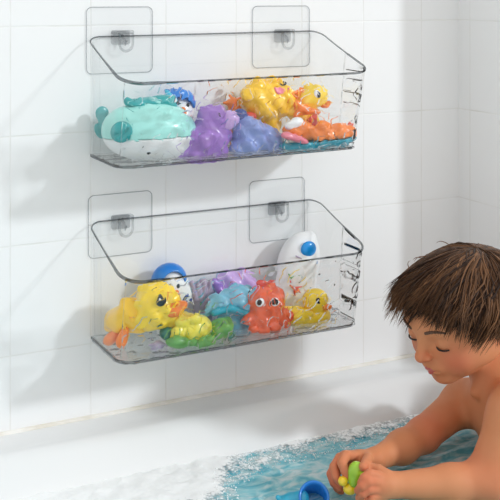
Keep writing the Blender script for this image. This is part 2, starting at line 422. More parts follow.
# ------------------------------------------------------------------ bins
W_, D_, D2, HB, HF, TH = .372, .153, .130, .159, .1125, .0024
def outline(w0, w1, dep, r, off=0., yb=-.004, n=9):
    """plan outline from back-left round the front to back-right, with outward normals"""
    P = []; N = []
    def seg(a, b, m, nn):
        for i in range(m):
            t = i/m; P.append((a[0]+(b[0]-a[0])*t, a[1]+(b[1]-a[1])*t)); N.append(nn)
    def arc(c, a0, a1, m):
        for i in range(m):
            a = a0+(a1-a0)*i/m; P.append((c[0]+r*math.cos(a), c[1]+r*math.sin(a))); N.append((math.cos(a), math.sin(a)))
    rb = .018
    for i in range(14):
        a = PI/2+PI/2*i/14; P.append((w0+rb+rb*math.cos(a), yb-rb+rb*math.sin(a))); N.append((math.cos(a), math.sin(a)))
    seg((w0, yb-rb), (w0, -dep+r), 24, (-1, 0)); arc((w0+r, -dep+r), PI, 1.5*PI, 16)
    seg((w0+r, -dep), (w1-r, -dep), 150, (0, -1)); arc((w1-r, -dep+r), 1.5*PI, 2*PI, 16)
    seg((w1, -dep+r), (w1, yb-rb), 24, (1, 0))
    for i in range(15):
        a = PI/2*i/14; P.append((w1-rb+rb*math.cos(a), yb-rb+rb*math.sin(a))); N.append((math.cos(a), math.sin(a)))
    return [(p[0]-q[0]*off, p[1]-q[1]*off) for p, q in zip(P, N)], N
def rip(u, v, s):
    a = mnoise.noise((u*50+2.0*mnoise.noise((u*26, v*30, s+3)), v*62, s))
    b = mnoise.noise((u*95, v*110, s+7))
    return a+.45*b
def make_bin(z0, x_off, label, seed, flare=0, tilt=0, up=0):
    X0 = x_off
    root = empty('storage_bin', (X0+W_/2, -.004, z0), label, 'storage bin', 'clear wall bins full of toys')
    ins = .001
    bo, N = outline(X0+ins, X0+W_-ins, D2, .024); to, _ = outline(X0, X0+W_+flare, D_, .029)
    n = len(bo); nv = 46
    def pt(i, t, off, ripple):
        nx_, ny_ = N[i]
        bx = bo[i][0]+(to[i][0]-bo[i][0])*t; by = bo[i][1]+(to[i][1]-bo[i][1])*t
        ty = to[i][1]; ztop = z0+HB+up+(HF-HB-up)*min(1, max(0, (-ty-.004)/(D_-.004)))**.9
        z = z0+.002+(ztop-z0-.002)*t
        d = -off
        if ripple:
            wgt = min(1, max(0, i-40)/12)*min(1, max(0, (t)/.05))*min(1, (1-t)/.05)
            d += ripple*wgt*rip(i/n*.6, z, seed)
        return (bx+nx_*d, by+ny_*d, z)
    def wall(i0, i1, ripple, name, mat):
        V = []; Fc = []; m = i1-i0+1
        for off in (0, TH):
            for i in range(i0, i1+1):
                for j in range(nv): V.append(pt(i, j/(nv-1), off, ripple if off == 0 else 0))
        S = m*nv
        for i in range(m-1):
            for j in range(nv-1):
                a = i*nv+j; Fc.append((a, a+nv, a+nv+1, a+1)); Fc.append((S+a, S+a+1, S+a+nv+1, S+a+nv))
            Fc.append((i*nv, S+i*nv, S+(i+1)*nv, (i+1)*nv)); a = i*nv+nv-1; Fc.append((a, a+nv, S+a+nv, S+a))
        for j in range(nv-1):
            Fc.append((j, j+1, S+j+1, S+j)); a = (m-1)*nv+j; Fc.append((a, S+a, S+a+1, a+1))
        return mesh(name, V, Fc, mat, root)
    wall(0, 44, 0, 'side_panel', M['clear'])
    wall(44, n-1-28, .0013, 'front_panel', M['ripple'])
    wall(n-1-28, n-1, .0006, 'side_panel', M['clear'])
    mesh('back_panel', *box_vf(X0+.018, X0+W_-.018, -.0064, -.004, z0, z0+HB+up), M['back'], root, smooth=False)
    # rippled base
    V = []; Fc = []; bi, _ = outline(X0+ins, X0+W_-ins, D2, .024, TH)
    G = 90; H = 36
    for lev in (0, 1):
        for i in range(G+1):
            for j in range(H+1):
                x = X0+ins+TH+(W_-2*ins-2*TH)*i/G; y = -.006-(D2-.006-TH)*j/H
                # clip to rounded corners
                for cxx, sg in ((X0+ins+.024, -1), (X0+W_-ins-.024, 1)):
                    cyy = -D2+.024
                    if (x-cxx)*sg > 0 and y < cyy:
                        l = math.hypot(x-cxx, y-cyy); R_ = .024-TH
                        if l > R_: x = cxx+(x-cxx)*R_/l; y = cyy+(y-cyy)*R_/l
                V.append((x, y, z0+(.0038+.0014*rip(x, y, seed+20) if lev else 0)))
    S = (G+1)*(H+1)
    bord = [i*(H+1) for i in range(G+1)]+[G*(H+1)+j for j in range(1, H+1)]+[i*(H+1)+H for i in range(G-1, -1, -1)]+[j for j in range(H-1, 0, -1)]
    Fc += [(bord[i], bord[(i+1) % len(bord)], S+bord[(i+1) % len(bord)], S+bord[i]) for i in range(len(bord))]
    for i in range(G):
        for j in range(H):
            a = i*(H+1)+j; b = a+H+1
            Fc.append((S+a, S+a+1, S+b+1, S+b)); Fc.append((a, b, b+1, a+1))
    mesh('base_panel', V, Fc, M['base'], root)
    # rim bead and base edge
    rp = [(p[0], p[1]-.0, z0+HB+up+(HF-HB-up)*min(1, max(0, (-p[1]-.004)/(D_-.004)))**.9) for p in to]
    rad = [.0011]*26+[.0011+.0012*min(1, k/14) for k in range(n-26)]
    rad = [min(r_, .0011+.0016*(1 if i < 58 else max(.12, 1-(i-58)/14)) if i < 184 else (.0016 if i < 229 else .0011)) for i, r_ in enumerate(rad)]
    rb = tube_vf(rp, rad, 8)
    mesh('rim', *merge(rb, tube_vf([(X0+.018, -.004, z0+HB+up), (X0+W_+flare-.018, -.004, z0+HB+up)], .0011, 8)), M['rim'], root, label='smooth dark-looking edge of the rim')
    mesh('base_edge', *merge(tube_vf([(p[0], p[1], z0+.001) for p in bo], [.0006+.0007*mnoise.noise((k*.35, seed, 0)) for k in range(n)], 6)), M['edge'], root)
    root.rotation_euler.y = tilt
    return root
ZU, ZL = -.231, -.487
make_bin(ZU, -.006, 'upper clear acrylic bin on the tiled wall, holding a mint green whale', 1, .006, -.006, .008)
make_bin(ZL, -.005, 'lower clear acrylic bin on the tiled wall, holding a coral red octopus', 5, 0, 0, .003)

# adhesive hooks
def rrect(x0, x1, z0, z1, r, n=6):
    P = []
    for cx, cz, a0 in ((x1-r, z1-r, 0), (x0+r, z1-r, PI/2), (x0+r, z0+r, PI), (x1-r, z0+r, 1.5*PI)):
        for i in range(n+1):
            a = a0+PI/2*i/n; P.append((cx+r*math.cos(a), cz+r*math.sin(a)))
    return P
def slab(P, y0, y1):
    n = len(P); V = [(x, y0, z) for x, z in P]+[(x, y1, z) for x, z in P]
    Fc = [tuple(range(n)), tuple(range(2*n-1, n-1, -1))]+[(i, n+i, n+(i+1) % n, (i+1) % n) for i in range(n)]
    return V, Fc
def make_hook(x0p, x1p, y0p, y1p, hx, hy, label):
    a = at(x0p, (y0p+y1p)/2, 0)[0]; b = at(x1p, (y0p+y1p)/2, 0)[0]
    xm = (x0p+x1p)/2; zt = at(xm, y0p, 0)[2]; zb = at(xm, y1p, 0)[2]
    hc = at(hx, hy, -.012)
    root = empty('adhesive_hook', ((a+b)/2, 0, zb), label, 'hook', 'clear adhesive wall hooks')
    R_ = rrect(a, b, zb, zt, .008)
    mesh('adhesive_pad', *slab(R_, -.0006, -.0018), M['pad'], root, smooth=False)
    mesh('pad_edge', *tube_vf([(x, -.0016, z) for x, z in R_], .00055, 6, closed=True), M['padedge'], root)
    X, Z = hc[0], hc[2]
    mesh('hook_plate', *slab(rrect(X-.019, X+.010, Z-.004, Z+.016, .004), -.0019, -.0028), M['hook'], root, smooth=False)
    mesh('hook_shelf', *slab(rrect(X-.019, X+.012, Z+.011, Z+.0165, .002), -.0028, -.012), M['hook'], root, smooth=False)
    u = [(X-.010, -.012, Z+.013), (X-.010, -.0125, Z)]+[(X-.010*math.cos(t), -.0128, Z-.002-.011*math.sin(t)) for t in np.linspace(0, PI, 12)]+[(X+.010, -.0125, Z), (X+.010, -.012, Z+.013)]
    mesh('hook_loop', *tube_vf(u, .0019, 8), M['hook'], root)
    mesh('hook_tongue', *tube_vf([(X-.003, -.003, Z+.010), (X-.002, -.011, Z+.004), (X-.001, -.0128, Z-.004), (X, -.0135, Z+.002)], .0018, 8), M['hook'], root)
make_hook(86, 152, 7, 73, 126, 42, 'clear adhesive hook holding the left end of the upper bin')
make_hook(252, 309, 6, 67, 288, 40, 'clear adhesive hook holding the right end of the upper bin')
make_hook(88, 151.5, 193, 255, 126, 227, 'clear adhesive hook holding the left end of the lower bin')
make_hook(249, 304, 179, 240, 282, 213, 'clear adhesive hook holding the right end of the lower bin')

# ------------------------------------------------------------------ toys, upper bin
G1, G2 = 'bath toys in the upper bin', 'bath toys in the lower bin'
W1 = wavy(.0010, 260)
t = Toy(150, 132, -.062, 'toy_whale', 'mint and white whale with teal tail at the left end of the upper bin', 'toy', G1, base=164)
B = lambda: [t.E(150, 131, 41, 30, 0, 30), t.E(165, 134, 30, 27, 0, 28, k=8), t.E(125, 130, 22, 22, 0, 20, k=8)]
t.part('upper_shell', B()+[t.cut(150, 135.2, .00, -1)], 'mint', label='mint green upper body')
t.part('belly', B()+[t.cut(150, 135.6, .00, 1)], 'white', label='white lower body')
t.part('fin', [t.E(121.5, 132, 10.5, 10.5, 24, 3.2), t.E(121.5, 132, 6.5, 6.5, 27.5, 1.2, op='sub', k=2), t.K(117, 139, 127, 126, 1.3, w0=27), t.K(116, 132, 124, 126, 1, w0=27)], 'teal', label='teal ribbed side fin')
t.part('tail', [t.E(102, 113, 6.5, 7, -30, 3), t.E(99.5, 131, 4.5, 8.5, -30, 3, roll=-25), t.K(101, 118, 105, 124, 3, 4, -28, -26), t.K(105, 124, 118, 128, 4, 6, -26, -10)], 'teal', label='teal two-lobed tail')
t.part('crest', [t.E(150, 102, 22, 5.5, 0, 12, roll=-4), t.E(134, 103, 9, 4, 4, 8), t.E(164, 100, 10, 5, 3, 7), t.E(171, 106, 7, 5, 6, 5, roll=40), t.E(127, 100, 3, 3, 5, 3)], 'teal', label='dark teal crest on the back')
t.part('eye', [t.E(149, 152.5, 1.7, 1.7, 29, 1.6)], 'black', h=.0006)

t = Toy(178, 118, -.030, 'toy_penguin', 'small white penguin with a blue hood behind the mint whale, upper bin', 'toy', G1, base=160)
t.part('body', [t.E(180, 140, 13, 20, 0, 12), t.E(180, 112, 14, 14, 0, 12, k=8)], 'white')
t.part('hood', [t.E(178, 104, 17, 17, 0, 14), t.E(180, 115, 14, 19, 8, 13, op='sub', k=1), t.cut(178, 108, 0, -1)], 'blue', label='blue hood')
t.part('wing', [t.E(170, 100, 5, 9, 9, 4, roll=-25), t.E(172, 108, 6, 4, 9, 4)], 'cyan', label='turquoise wing')
t.part('eye', [t.E(177, 102.5, 2.2, 1.8, 10, 2)], 'black', h=.0006); t.part('eye', [t.E(188, 105, 1.5, 2, 10, 2)], 'black', h=.0006)
t.part('beak', [t.E(183, 109, 2.5, 2, 12, 3)], 'orange', h=.0006)

t = Toy(205, 140, -.070, 'toy_hippo', 'lumpy purple hippo squirting toy in the middle of the upper bin', 'toy', G1, base=163)
V_ = [t.E(198, 146, 22, 17, 0, 20), t.E(210, 135, 20, 18, 0, 18, k=8), t.E(180, 154, 9, 8, 6, 8, k=6), t.E(218, 154, 10, 8, 8, 9, k=6), t.E(200, 155, 9, 8, 14, 8, k=4),
      t.E(213, 117, 15, 12, 4, 13, k=6), t.E(204, 110, 5, 5, 6, 4, k=2), t.E(219, 108, 5, 4.5, 6, 4, k=2), t.E(188, 138, 9, 9, 10, 9, k=3), t.E(206, 141, 8, 9, 18, 6, k=2), t.E(221, 138, 8, 9, 10, 8, k=2)]
t.part('body', V_, 'purple', warp=wavy(.0014, 230)); t.part('snout', [t.E(230, 119, 9, 9, 9, 9), t.E(226, 124, 6, 5, 10, 7)], 'lilac', label='lilac rounded snout')
t.part('eye', [t.E(218.5, 114.5, 1.6, 1.8, 17, 1.6)], 'black', h=.0006)

t = Toy(258, 138, -.074, 'toy_elephant', 'periwinkle blue rubber elephant lying between the purple hippo and the orange boat', 'toy', G1, base=157)
t.part('body', [t.E(254, 139, 20, 17, 0, 18), t.E(246, 128, 12, 12, 2, 14, k=8), t.E(268, 141, 15, 12, 2, 14, k=8), t.E(240, 148, 10, 8, 5, 10, k=6), t.E(274, 148, 9, 6, 8, 7, k=4), t.E(255, 128, 12, 7, 10, 10, roll=25, k=4), t.E(250, 146, 8, 8, 13, 6, k=3)], 'peri', warp=wavy(.0015, 260, 1))
t.part('ear', [t.E(240, 115, 7, 6.5, 0, 5), t.E(241, 121, 4, 4, 2, 4)], 'navy', label='dark navy ear')
t.part('trunk', [t.K(276, 140, 283, 145, 4.5, 3.5, 6), t.K(283, 145, 281, 150, 3.5, 3, 6)], 'peri')

t = Toy(268, 100, -.040, 'toy_lion', 'lumpy yellow lion toy propped high behind the blue elephant, upper bin', 'toy', G1, base=150)
t.part('body', [t.E(268, 100, 22, 19, 0, 18), t.E(256, 96, 14, 12, 2, 14, k=8), t.E(284, 98, 13, 12, 4, 13, k=8), t.E(258, 82, 6, 5.5, 2, 5, k=2), t.E(272, 81, 7, 5, 4, 6, k=2), t.E(249, 95, 6.5, 6.5, 8, 5, k=2), t.E(266, 111, 10, 8, 11, 7, k=3), t.E(282, 108, 9, 8, 8, 8, k=3), t.E(262, 125, 18, 22, -4, 14, k=8)], 'yellow2', warp=wavy(.0013, 250, 2))
t.part('eye', [t.E(283.5, 83.5, 3.2, 2.2, 10, 2)], 'black', h=.0006); t.part('cheek', [t.E(281, 90.5, 4.5, 3, 17, 2)], 'pink', label='pink cheek patch')
t.part('paw', [t.E(246, 120, 8, 6, 12, 7), t.E(250, 116, 6, 4, 12, 6)], 'red', label='red paw')
t.part('nose', [t.E(293, 95, 7, 5, 10, 6), t.E(300, 91, 6, 4, 8, 4)], 'orange', label='orange nose')

t = Toy(233, 104, -.030, 'toy_starfish', 'small orange starfish peeking between the purple hippo and the yellow lion', 'toy', G1, base=158)
t.part('body', [t.E(233, 103, 4, 4, 0, 4)]+[t.K(233, 103, 233+9*math.cos(a), 103-8*math.sin(a), 3.5, 1.5) for a in (PI/5, .62*PI, PI, 1.4*PI, 1.8*PI)]+[t.K(233, 108, 235, 152, 4, 5)], 'orange')

t = Toy(313, 100, -.052, 'toy_duck', 'yellow duck with an orange scarf above the orange and teal boat, upper bin', 'toy', G1, base=130)
t.part('body', [t.E(302, 112, 15, 9, 0, 12), t.E(292, 109, 9, 6, 0, 8, k=5), t.E(306, 119, 12, 9, 0, 10, k=5)], 'yellow2', warp=W1)
h_ = t.part('head', [t.E(314, 96, 13, 12, 2, 12), t.E(306, 100, 8, 8, 2, 8, k=5), t.E(308, 86, 4, 4, 2, 4, k=3)], 'yellow')
t.part('beak', [t.E(326, 102.5, 4.5, 2.6, 5, 5, roll=15), t.E(324, 106, 4, 2.2, 5, 5, roll=10)], 'orange', label='orange beak')
t.part('eye_white', [t.E(317.5, 94, 3.6, 5, 12.4, 2)], 'white', h=.0007); t.part('pupil', [t.E(319, 95, 1.7, 3, 14.4, 1)], 'black', h=.0006)
t.part('scarf', [t.K(296, 103, 306, 110, 4, 4.5, 10), t.K(306, 110, 318, 112, 4.5, 3, 10), t.K(300, 108, 296, 116, 4, 3, 10)], 'orange', label='orange scarf')
t.part('bow', [t.E(313, 117, 4, 6, 8, 4), t.E(309, 120, 4, 3, 9, 3)], 'red', label='red bow')

t = Toy(322, 137, -.096, 'toy_boat', 'orange and teal toy boat with a pink fin, right end of upper bin', 'toy', G1, base=153)
t.part('deck', [t.E(324, 134, 32, 8, 0, 13), t.E(302, 129, 11, 8, 2, 11, k=5), t.E(322, 127, 9, 6, 2, 10, k=4), t.E(338, 128, 9, 6, 2, 10, k=4), t.E(348, 133, 8, 7, 4, 8, k=4), t.E(292, 131, 8, 7, 4, 8, k=4), t.cut(325, 138.5, 0, -1)], 'orange', label='orange lumpy deck', warp=W1)
t.part('hull', [t.E(322, 138, 35, 12, 0, 14), t.E(300, 145, 18, 7, 2, 12, k=5), t.cut(325, 139, 0, 1)], 'tealb', label='teal blue hull', warp=W1)
t.part('fin', [t.E(296, 138.5, 13, 3.4, 15, 5, roll=18), t.E(286, 135, 4, 3, 14, 4)], 'pink', label='pink side fin')
t.part('knob', [t.E(350, 124, 3, 3, 2, 3), t.K(350, 125, 349, 131, 2, 2, 2)], 'red', label='small red knob')
t.part('wing', [t.E(297, 122, 6, 5, 6, 5), t.E(291, 126, 6, 4, 8, 4)], 'white', label='white and shiny cabin')

# ------------------------------------------------------------------ toys, lower bin
t = Toy(140, 312, -.068, 'toy_duck', 'large yellow duck with orange feet and beak at the left end of the lower bin', 'toy', G2, base=350)
t.part('body', [t.E(123, 320, 16, 14, -12, 14), t.E(134, 313, 16, 14, -2, 14, k=8), t.E(113, 322, 9, 11, -24, 10, k=6), t.E(142, 322, 14, 10, 0, 12, k=6), t.E(128, 304, 8, 7, -4, 8, k=4)], 'yellow2', warp=wavy(.0010, 240))
t.part('head', [t.E(157, 306, 23, 22, 6, 20), t.E(168, 314, 16, 15, 8, 15, k=6), t.E(149, 290, 10, 8, 4, 9, k=4), t.E(162, 286, 7, 5, 6, 6, k=4), t.E(148, 318, 12, 12, 10, 10, k=5)], 'yellow', warp=wavy(.0016, 230, 3))
t.part('beak', [t.E(177, 308, 11, 5.5, 22, 7, roll=-20), t.E(174, 313, 8, 4, 22, 6, roll=0)], 'orange', label='orange beak')
e_ = t.part('eye', [t.E(161, 301, 5.2, 5.4, 26, 2.6)], 'black', h=.0007); t.part('eye_glint', [t.E(159.8, 298.6, 1.5, 1.5, 29, 1)], 'white', e_, h=.0005)
t.part('foot', [t.K(118, 330, 110, 340, 4, 4.5, -8), t.E(110, 339, 7, 5, -8, 7, roll=-30, k=3)], 'orange', label='orange webbed foot')
t.part('foot', [t.K(125, 331, 121, 342, 4, 4.5, 4), t.E(122, 340, 5, 8, 4, 5, roll=20, k=3)], 'orange', label='orange webbed foot')

t = Toy(171, 285, -.030, 'toy_penguin', 'white penguin with a round blue hood behind the large duck, lower bin', 'toy', G2, base=345)
t.part('body', [t.E(172, 320, 16, 26, 0, 12), t.E(171, 285, 14, 16, 0, 12, k=8), t.E(183, 292, 10, 13, 0, 10, k=8)], 'white')
t.part('hood', [t.E(169, 280, 17, 17, 0, 14), t.E(173.5, 285, 11.5, 13, 10, 14, op='sub', k=1), t.cut(171, 285, .3, -1)], 'blue', label='bright blue rounded hood')
for a, b in ((171, 288), (178, 286)): t.part('eye', [t.E(a, b, 2, 2.4, 11, 2)], 'black', h=.0006)
t.part('beak', [t.E(176, 292, 3, 2, 12, 3)], 'orange', h=.0006)
t.part('flipper', [t.E(185, 299, 3, 7, 9, 3, roll=20)], 'navy', h=.0007, label='navy flipper')

t = Toy(201, 292, -.030, 'toy_seashell', 'greyish mauve ribbed seashell toy standing between the penguin and the purple crab', 'toy', G2, base=345)
t.part('body', [t.E(202, 292, 13, 11, 0, 9), t.E(202, 318, 10, 24, 0, 8, k=8)]+[t.K(196+i*4, 300, 192+i*6.4, 283, 2.4, 2.8, 8, k=1.5) for i in range(4)], 'mauve')

t = Toy(235, 282, -.030, 'toy_crab', 'purple lumpy crab toy at the back behind the sky blue whale, lower bin', 'toy', G2, base=342)
t.part('body', [t.E(235, 282, 17, 11, 0, 12), t.E(224, 276, 8, 6, 2, 7, k=3), t.E(240, 274, 8, 5.5, 2, 7, k=3), t.E(250, 285, 8, 8, 2, 7, k=3), t.E(235, 308, 13, 26, -2, 9, k=8)], 'lilac', warp=wavy(.0016, 260, 1))
t.part('claw', [t.E(219, 287, 6, 6, 5, 5), t.E(215, 283, 3, 5, 6, 3, roll=-20)], 'purple')

t = Toy(228, 304, -.062, 'toy_whale', 'sky blue whale with teal stripes leaning behind the green turtle', 'toy', G2, base=342)
t.part('body', [t.E(238, 300, 24, 12, 0, 15, roll=8), t.E(250, 304, 16, 12, 3, 13, k=6), t.E(221, 302, 14, 10, 2, 12, k=6), t.E(238, 291, 13, 6, 3, 9, k=3), t.E(236, 322, 18, 15, -2, 12, k=8), t.E(259, 310, 6, 7, 6, 8, k=4)], 'sky', warp=wavy(.0016, 250, 5))
t.part('stripe', [t.K(214, 313, 230, 308, 3.5, 3.8, 13), t.K(230, 308, 246, 313, 3.8, 3.2, 15), t.K(246, 313, 254, 321, 3.2, 2.5, 13)], 'tealb', label='dark teal side stripe')
t.part('tail_fluke', [t.E(210, 304, 7, 4, 4, 3, roll=30), t.E(208, 312, 7, 4, 5, 3, roll=-25), t.K(212, 308, 218, 306, 4, 5, 4)], 'sky')

t = Toy(192, 330, -.088, 'toy_turtle', 'green turtle with a faceted yellow shell on the floor of the lower bin', 'toy', G2, base=352)
sh = [t.E(192, 328, 19, 14, 0, 17)]
for a, b in ((182, 322), (195, 319), (204, 328), (190, 332), (178, 332), (201, 337)): sh.append(t.E(a, b, 7, 6, 11, 5, k=1.5))
t.part('shell', sh, 'lemon', label='yellow domed shell')
t.part('belly', [t.E(193, 338, 22, 7, 0, 18)], 'green')
t.part('head', [t.E(221, 329, 11, 10, 4, 10), t.E(226, 324, 7, 7, 4, 7, k=4), t.K(210, 334, 218, 331, 6, 7, 2)], 'green', warp=W1)
t.part('flipper', [t.E(178, 342, 12, 6.5, 16, 6, roll=12)], 'green'); t.part('flipper', [t.E(206, 342, 10, 6.5, 18, 6, roll=-12)], 'green')
t.part('flipper', [t.E(167, 333, 7, 7, 2, 7, roll=10)], 'dkgreen', label='dark green rear flipper')
t.part('flipper', [t.E(229, 336, 6, 6, 2, 6)], 'dkgreen', label='dark green front flipper')

t = Toy(163, 341, -.098, 'toy_starfish', 'small grey lavender starfish lying below the large duck, lower bin', 'toy', G2, base=353)
t.part('body', [t.K(158, 346, 158+9*math.cos(a), 346-4*math.sin(a), 3.2, 1.8, 0, 4*math.cos(a*2)) for a in np.arange(5)*1.2566+.3], 'mauve')

t = Toy(266, 310, -.082, 'toy_octopus', 'coral red octopus with two big eyes in the lower bin', 'toy', G2, base=338)
pr = [t.E(266, 301, 18, 17, 0, 16), t.E(266, 313, 15, 12, 0, 14, k=6)]
for i, (x, y, w) in enumerate(((247, 322, 4), (254, 330, 10), (264, 332, 14), (275, 331, 13), (285, 326, 8), (290, 318, 2), (258, 325, -6), (276, 324, -6))):
    pr.append(t.K(266+(x-266)*.45, 313, x, y-2, 6, 5, w*.6, w, k=3)); pr.append(t.K(x, y-2, x+(3 if x > 266 else -3), y-1, 5, 3.5, w, k=2))
t.part('body', pr, 'coral', warp=wavy(.0011, 280))
for x, y in ((260, 302.5), (274.5, 302)):
    e_ = t.part('eye', [t.E(x, y, 4.2, 4.4, 14.5, 3)], 'white', h=.0007); t.part('pupil', [t.E(x-.5, y, 2.4, 2.8, 17.2, 1.4)], 'black', e_, h=.0006)
t.part('ear_fin', [t.E(262, 284, 6, 4, 0, 3, roll=20), t.E(270, 282, 3, 4.5, 0, 3, roll=20)], 'red', label='dark red fin on the head')

t = Toy(309, 312, -.080, 'toy_duck', 'small smooth yellow rubber duck at the right end of the lower bin', 'toy', G2, base=330)
t.part('body', [t.E(308, 318, 20, 10, 0, 13), t.E(296, 314, 9, 8, 0, 9, k=6), t.K(296, 314, 288, 308, 6, 2.5), t.E(318, 316, 11, 10, 0, 11, k=5), t.E(303, 315, 10, 6, 11, 4, k=2)], 'yellow')
t.part('head', [t.E(315, 300, 12, 11.5, 2, 11), t.E(315, 309, 8, 6, 2, 8, k=4)], 'yellow')
t.part('beak', [t.E(326, 306, 4.5, 2, 8, 4.5, roll=8), t.E(325.5, 308, 3.6, 1.6, 8, 4)], 'orange', label='orange beak')
t.part('eye', [t.E(318, 300, 2, 2.4, 12.6, 1.5)], 'black', h=.0006)

t = Toy(295, 280, -.030, 'toy_rocket', 'white pointed rocket toy with a round blue window leaning at the back, lower bin', 'toy', G2, base=332)
ax0, ax1 = t.p(284, 322), t.p(312, 232)
t.part('body', [t.E(298, 265, 20, 33, 0, 16, roll=14), t.K(303, 255, 311, 236, 13, 3, 0, k=12), t.E(290, 300, 25, 30, 0, 16, roll=8, k=12)], 'white', label='white pointed body')
t.part('window', [t.E(308.5, 249, 7.5, 7.8, 14.5, 4)], 'signblue', label='round bright blue window')
t.part('seam', [t.K(296, 256, 304, 260, .8, .8, 15.5, 15, k=1), t.K(304, 260, 314, 262, .8, .8, 15, 11, k=1)], 'mauve', h=.0007)
def coral(x, y, s, mat, roll, w=15):
    return t.part('coral_print', [t.K(x, y, x+s*math.sin(a+roll), y-s*math.cos(a+roll), 1.2, .7, w, w-1, k=1) for a in (-.8, 0, .8)]+[t.K(x, y, x-s*.6*math.sin(roll), y+s*.6*math.cos(roll), 1.2, .8, w, k=1)], mat, h=.0007)
coral(294, 288, 8, 'red', 2.2, 17); coral(301, 276, 7, 'tealb', 2.6, 15); coral(307, 268, 7, 'lemon', .5, 13.5); coral(292, 279, 6, 'green', .2, 17); coral(297, 291, 6, 'orange', 1.0, 16)

# ------------------------------------------------------------------ floating toys
t = Toy(313, 495, 0, 'x', 'x', 'x'); bpy.data.objects.remove(t.root)
def ray_z(px, py, z):
    d = FD*F + RT*(px-250) - UP*(py-HY); return np.array([CX, CY, 0])+d*(z/d[2])
cpt = ray_z(313, 503, WZ)
root = empty('toy_watering_cup', (cpt[0], cpt[1], WZ-.02), 'blue plastic toy cup floating on its side at the lower edge of the bath water', 'toy')
axd = (-FD*.75+UP*.62+RT*.05); axd = axd/np.linalg.norm(axd)
s1 = np.cross(axd, RT); s1 /= np.linalg.norm(s1); s2 = np.cross(axd, s1)
def lathe(c, ax, a, b, prof, n=32):
    V = []; Fc = []
    for (r, h) in prof:
        for k in range(n):
            an = 2*PI*k/n; V.append(c+ax*h+r*(math.cos(an)*a+math.sin(an)*b))
    for i in range(len(prof)-1):
        for k in range(n):
            l = (k+1) % n; Fc.append((i*n+k, i*n+l, (i+1)*n+l, (i+1)*n+k))
    return V, Fc
cc = cpt+np.array([0, 0, .004])
mesh('cup', *lathe(cc, axd, s1, s2, [(.0001, -.030), (.012, -.030), (.0165, -.025), (.018, .008), (.0195, .012), (.0195, .0145), (.017, .0145), (.0155, .010), (.0145, -.022), (.0001, -.024)]), M['blue'], root, label='deep blue round cup')
bb = ray_z(292, 502, WZ)
Vb, Fb = solve([ell(bb+UP*.002, (.016, .012, .010)), ell(bb+RT*.012+UP*.004, (.010, .010, .011)), cap(bb-RT*.010, bb-RT*.018+UP*.006, .006, .003)], .001)
mesh('spout', Vb, Fb, M['cyan'], root, label='lighter blue spout')

t = Toy(355, 474, 0, 'x', 'x', 'x'); bpy.data.objects.remove(t.root)
tc_ = pf(355, 474, 1.322)
root = empty('toy_turtle', tc_-UP*.02, 'small lime green and yellow turtle held in the hands of the child', 'toy')
S_ = 1.322/F
def hp(px, py, w=0): return pf(px, py, 1.322-w*S_)
Rc = np.stack([RT, -FD, UP], 1)
Vb, Fb = solve([ell(hp(357, 473), (9*S_, 8*S_, 11.5*S_), Rc @ rotm(0, -8, 0)), ell(hp(354, 480), (6*S_, 8*S_, 7*S_), Rc)], .0008); mesh('shell', Vb, Fb, M['lime'], root, label='lime green shell')
for a, b, c, d in ((343, 481, 5, 4.5), (350, 489, 7, 5.5), (361, 488, 5, 5)):
    Vb, Fb = solve([ell(hp(a, b, 1), (c*S_, 6*S_, d*S_), Rc)], .0008); mesh('flipper', Vb, Fb, M['yellow'], root, label='yellow flipper')

# ------------------------------------------------------------------ child
def head_frame(a=34, pitch=24, roll=0):
    a, p = math.radians(a), math.radians(pitch)
    f = -RT*math.cos(a)-FD*math.sin(a)
    side = np.cross(UP, f)                      # the child's own left
    fwd = f*math.cos(p)-UP*math.sin(p); up = np.cross(fwd, side)
    r = math.radians(roll)
    s2_, u2 = side*math.cos(r)+up*math.sin(r), up*math.cos(r)-side*math.sin(r)
    return np.stack([fwd, s2_, u2], 1)
HC = pf(462, 310, 1.45); HR = head_frame(34, 19)
def hl(x, y, z): return HC+HR @ np.array([x, y, z])
def he(x, y, z, rx, ry, rz, k=.008, op='add', rot=None):
    return ell(hl(x, y, z), (rx, ry, rz), HR if rot is None else HR @ rotm(*rot), k, op)
def hc(a, b, ra, rb, k=.004, op='add'): return cap(hl(*a), hl(*b), ra, rb, k, op)
B = []
# torso first (big volumes), then limbs, then head details
neck = pf(497, 388, 1.462)
chest = pf(523, 440, 1.45); belly = pf(527, 505, 1.44); pelvis = pf(532, 562, 1.44)
shF = pf(463, 402, 1.525); shN = pf(515, 412, 1.372)
Rt = np.stack([RT, -FD, UP], 1)
TR = Rt @ rotm(0, 0, -24)
B += [ell(pf(528, 432, 1.45), (.060, .078, .066), TR @ rotm(0, 12, 0), .02), ell(pf(515, 412, 1.455), (.040, .082, .034), TR, .03), ell(belly, (.058, .074, .075), TR, .04), ell(pelvis, (.068, .082, .06), TR, .04)]
B += [cap(pf(492, 370, 1.462), pf(510, 402, 1.462), .033, .040, .025), cap(pf(505, 396, 1.46), shF, .026, .026, .03), cap(pf(512, 396, 1.45), shN, .028, .028, .03)]
B += [cap(pf(474, 392, 1.44), pf(489, 372, 1.445), .006, .005, .016)]
# far (right) arm
elF = pf(423, 435, 1.455); wrF = pf(375, 459, 1.375)
B += [cap(shF, elF, .0275, .0225, .02), cap(elF, pf(402, 447, 1.42), .0225, .0205, .01), cap(pf(402, 447, 1.42), wrF, .0205, .0135, .012)]
# near (left) arm
elN = pf(486, 480, 1.345); wrN = pf(391, 485, 1.318)
B += [cap(shN, elN, .031, .0265, .03), cap(elN, pf(450, 484, 1.335), .026, .0225, .012), cap(pf(450, 484, 1.335), wrN, .0225, .0145, .012)]
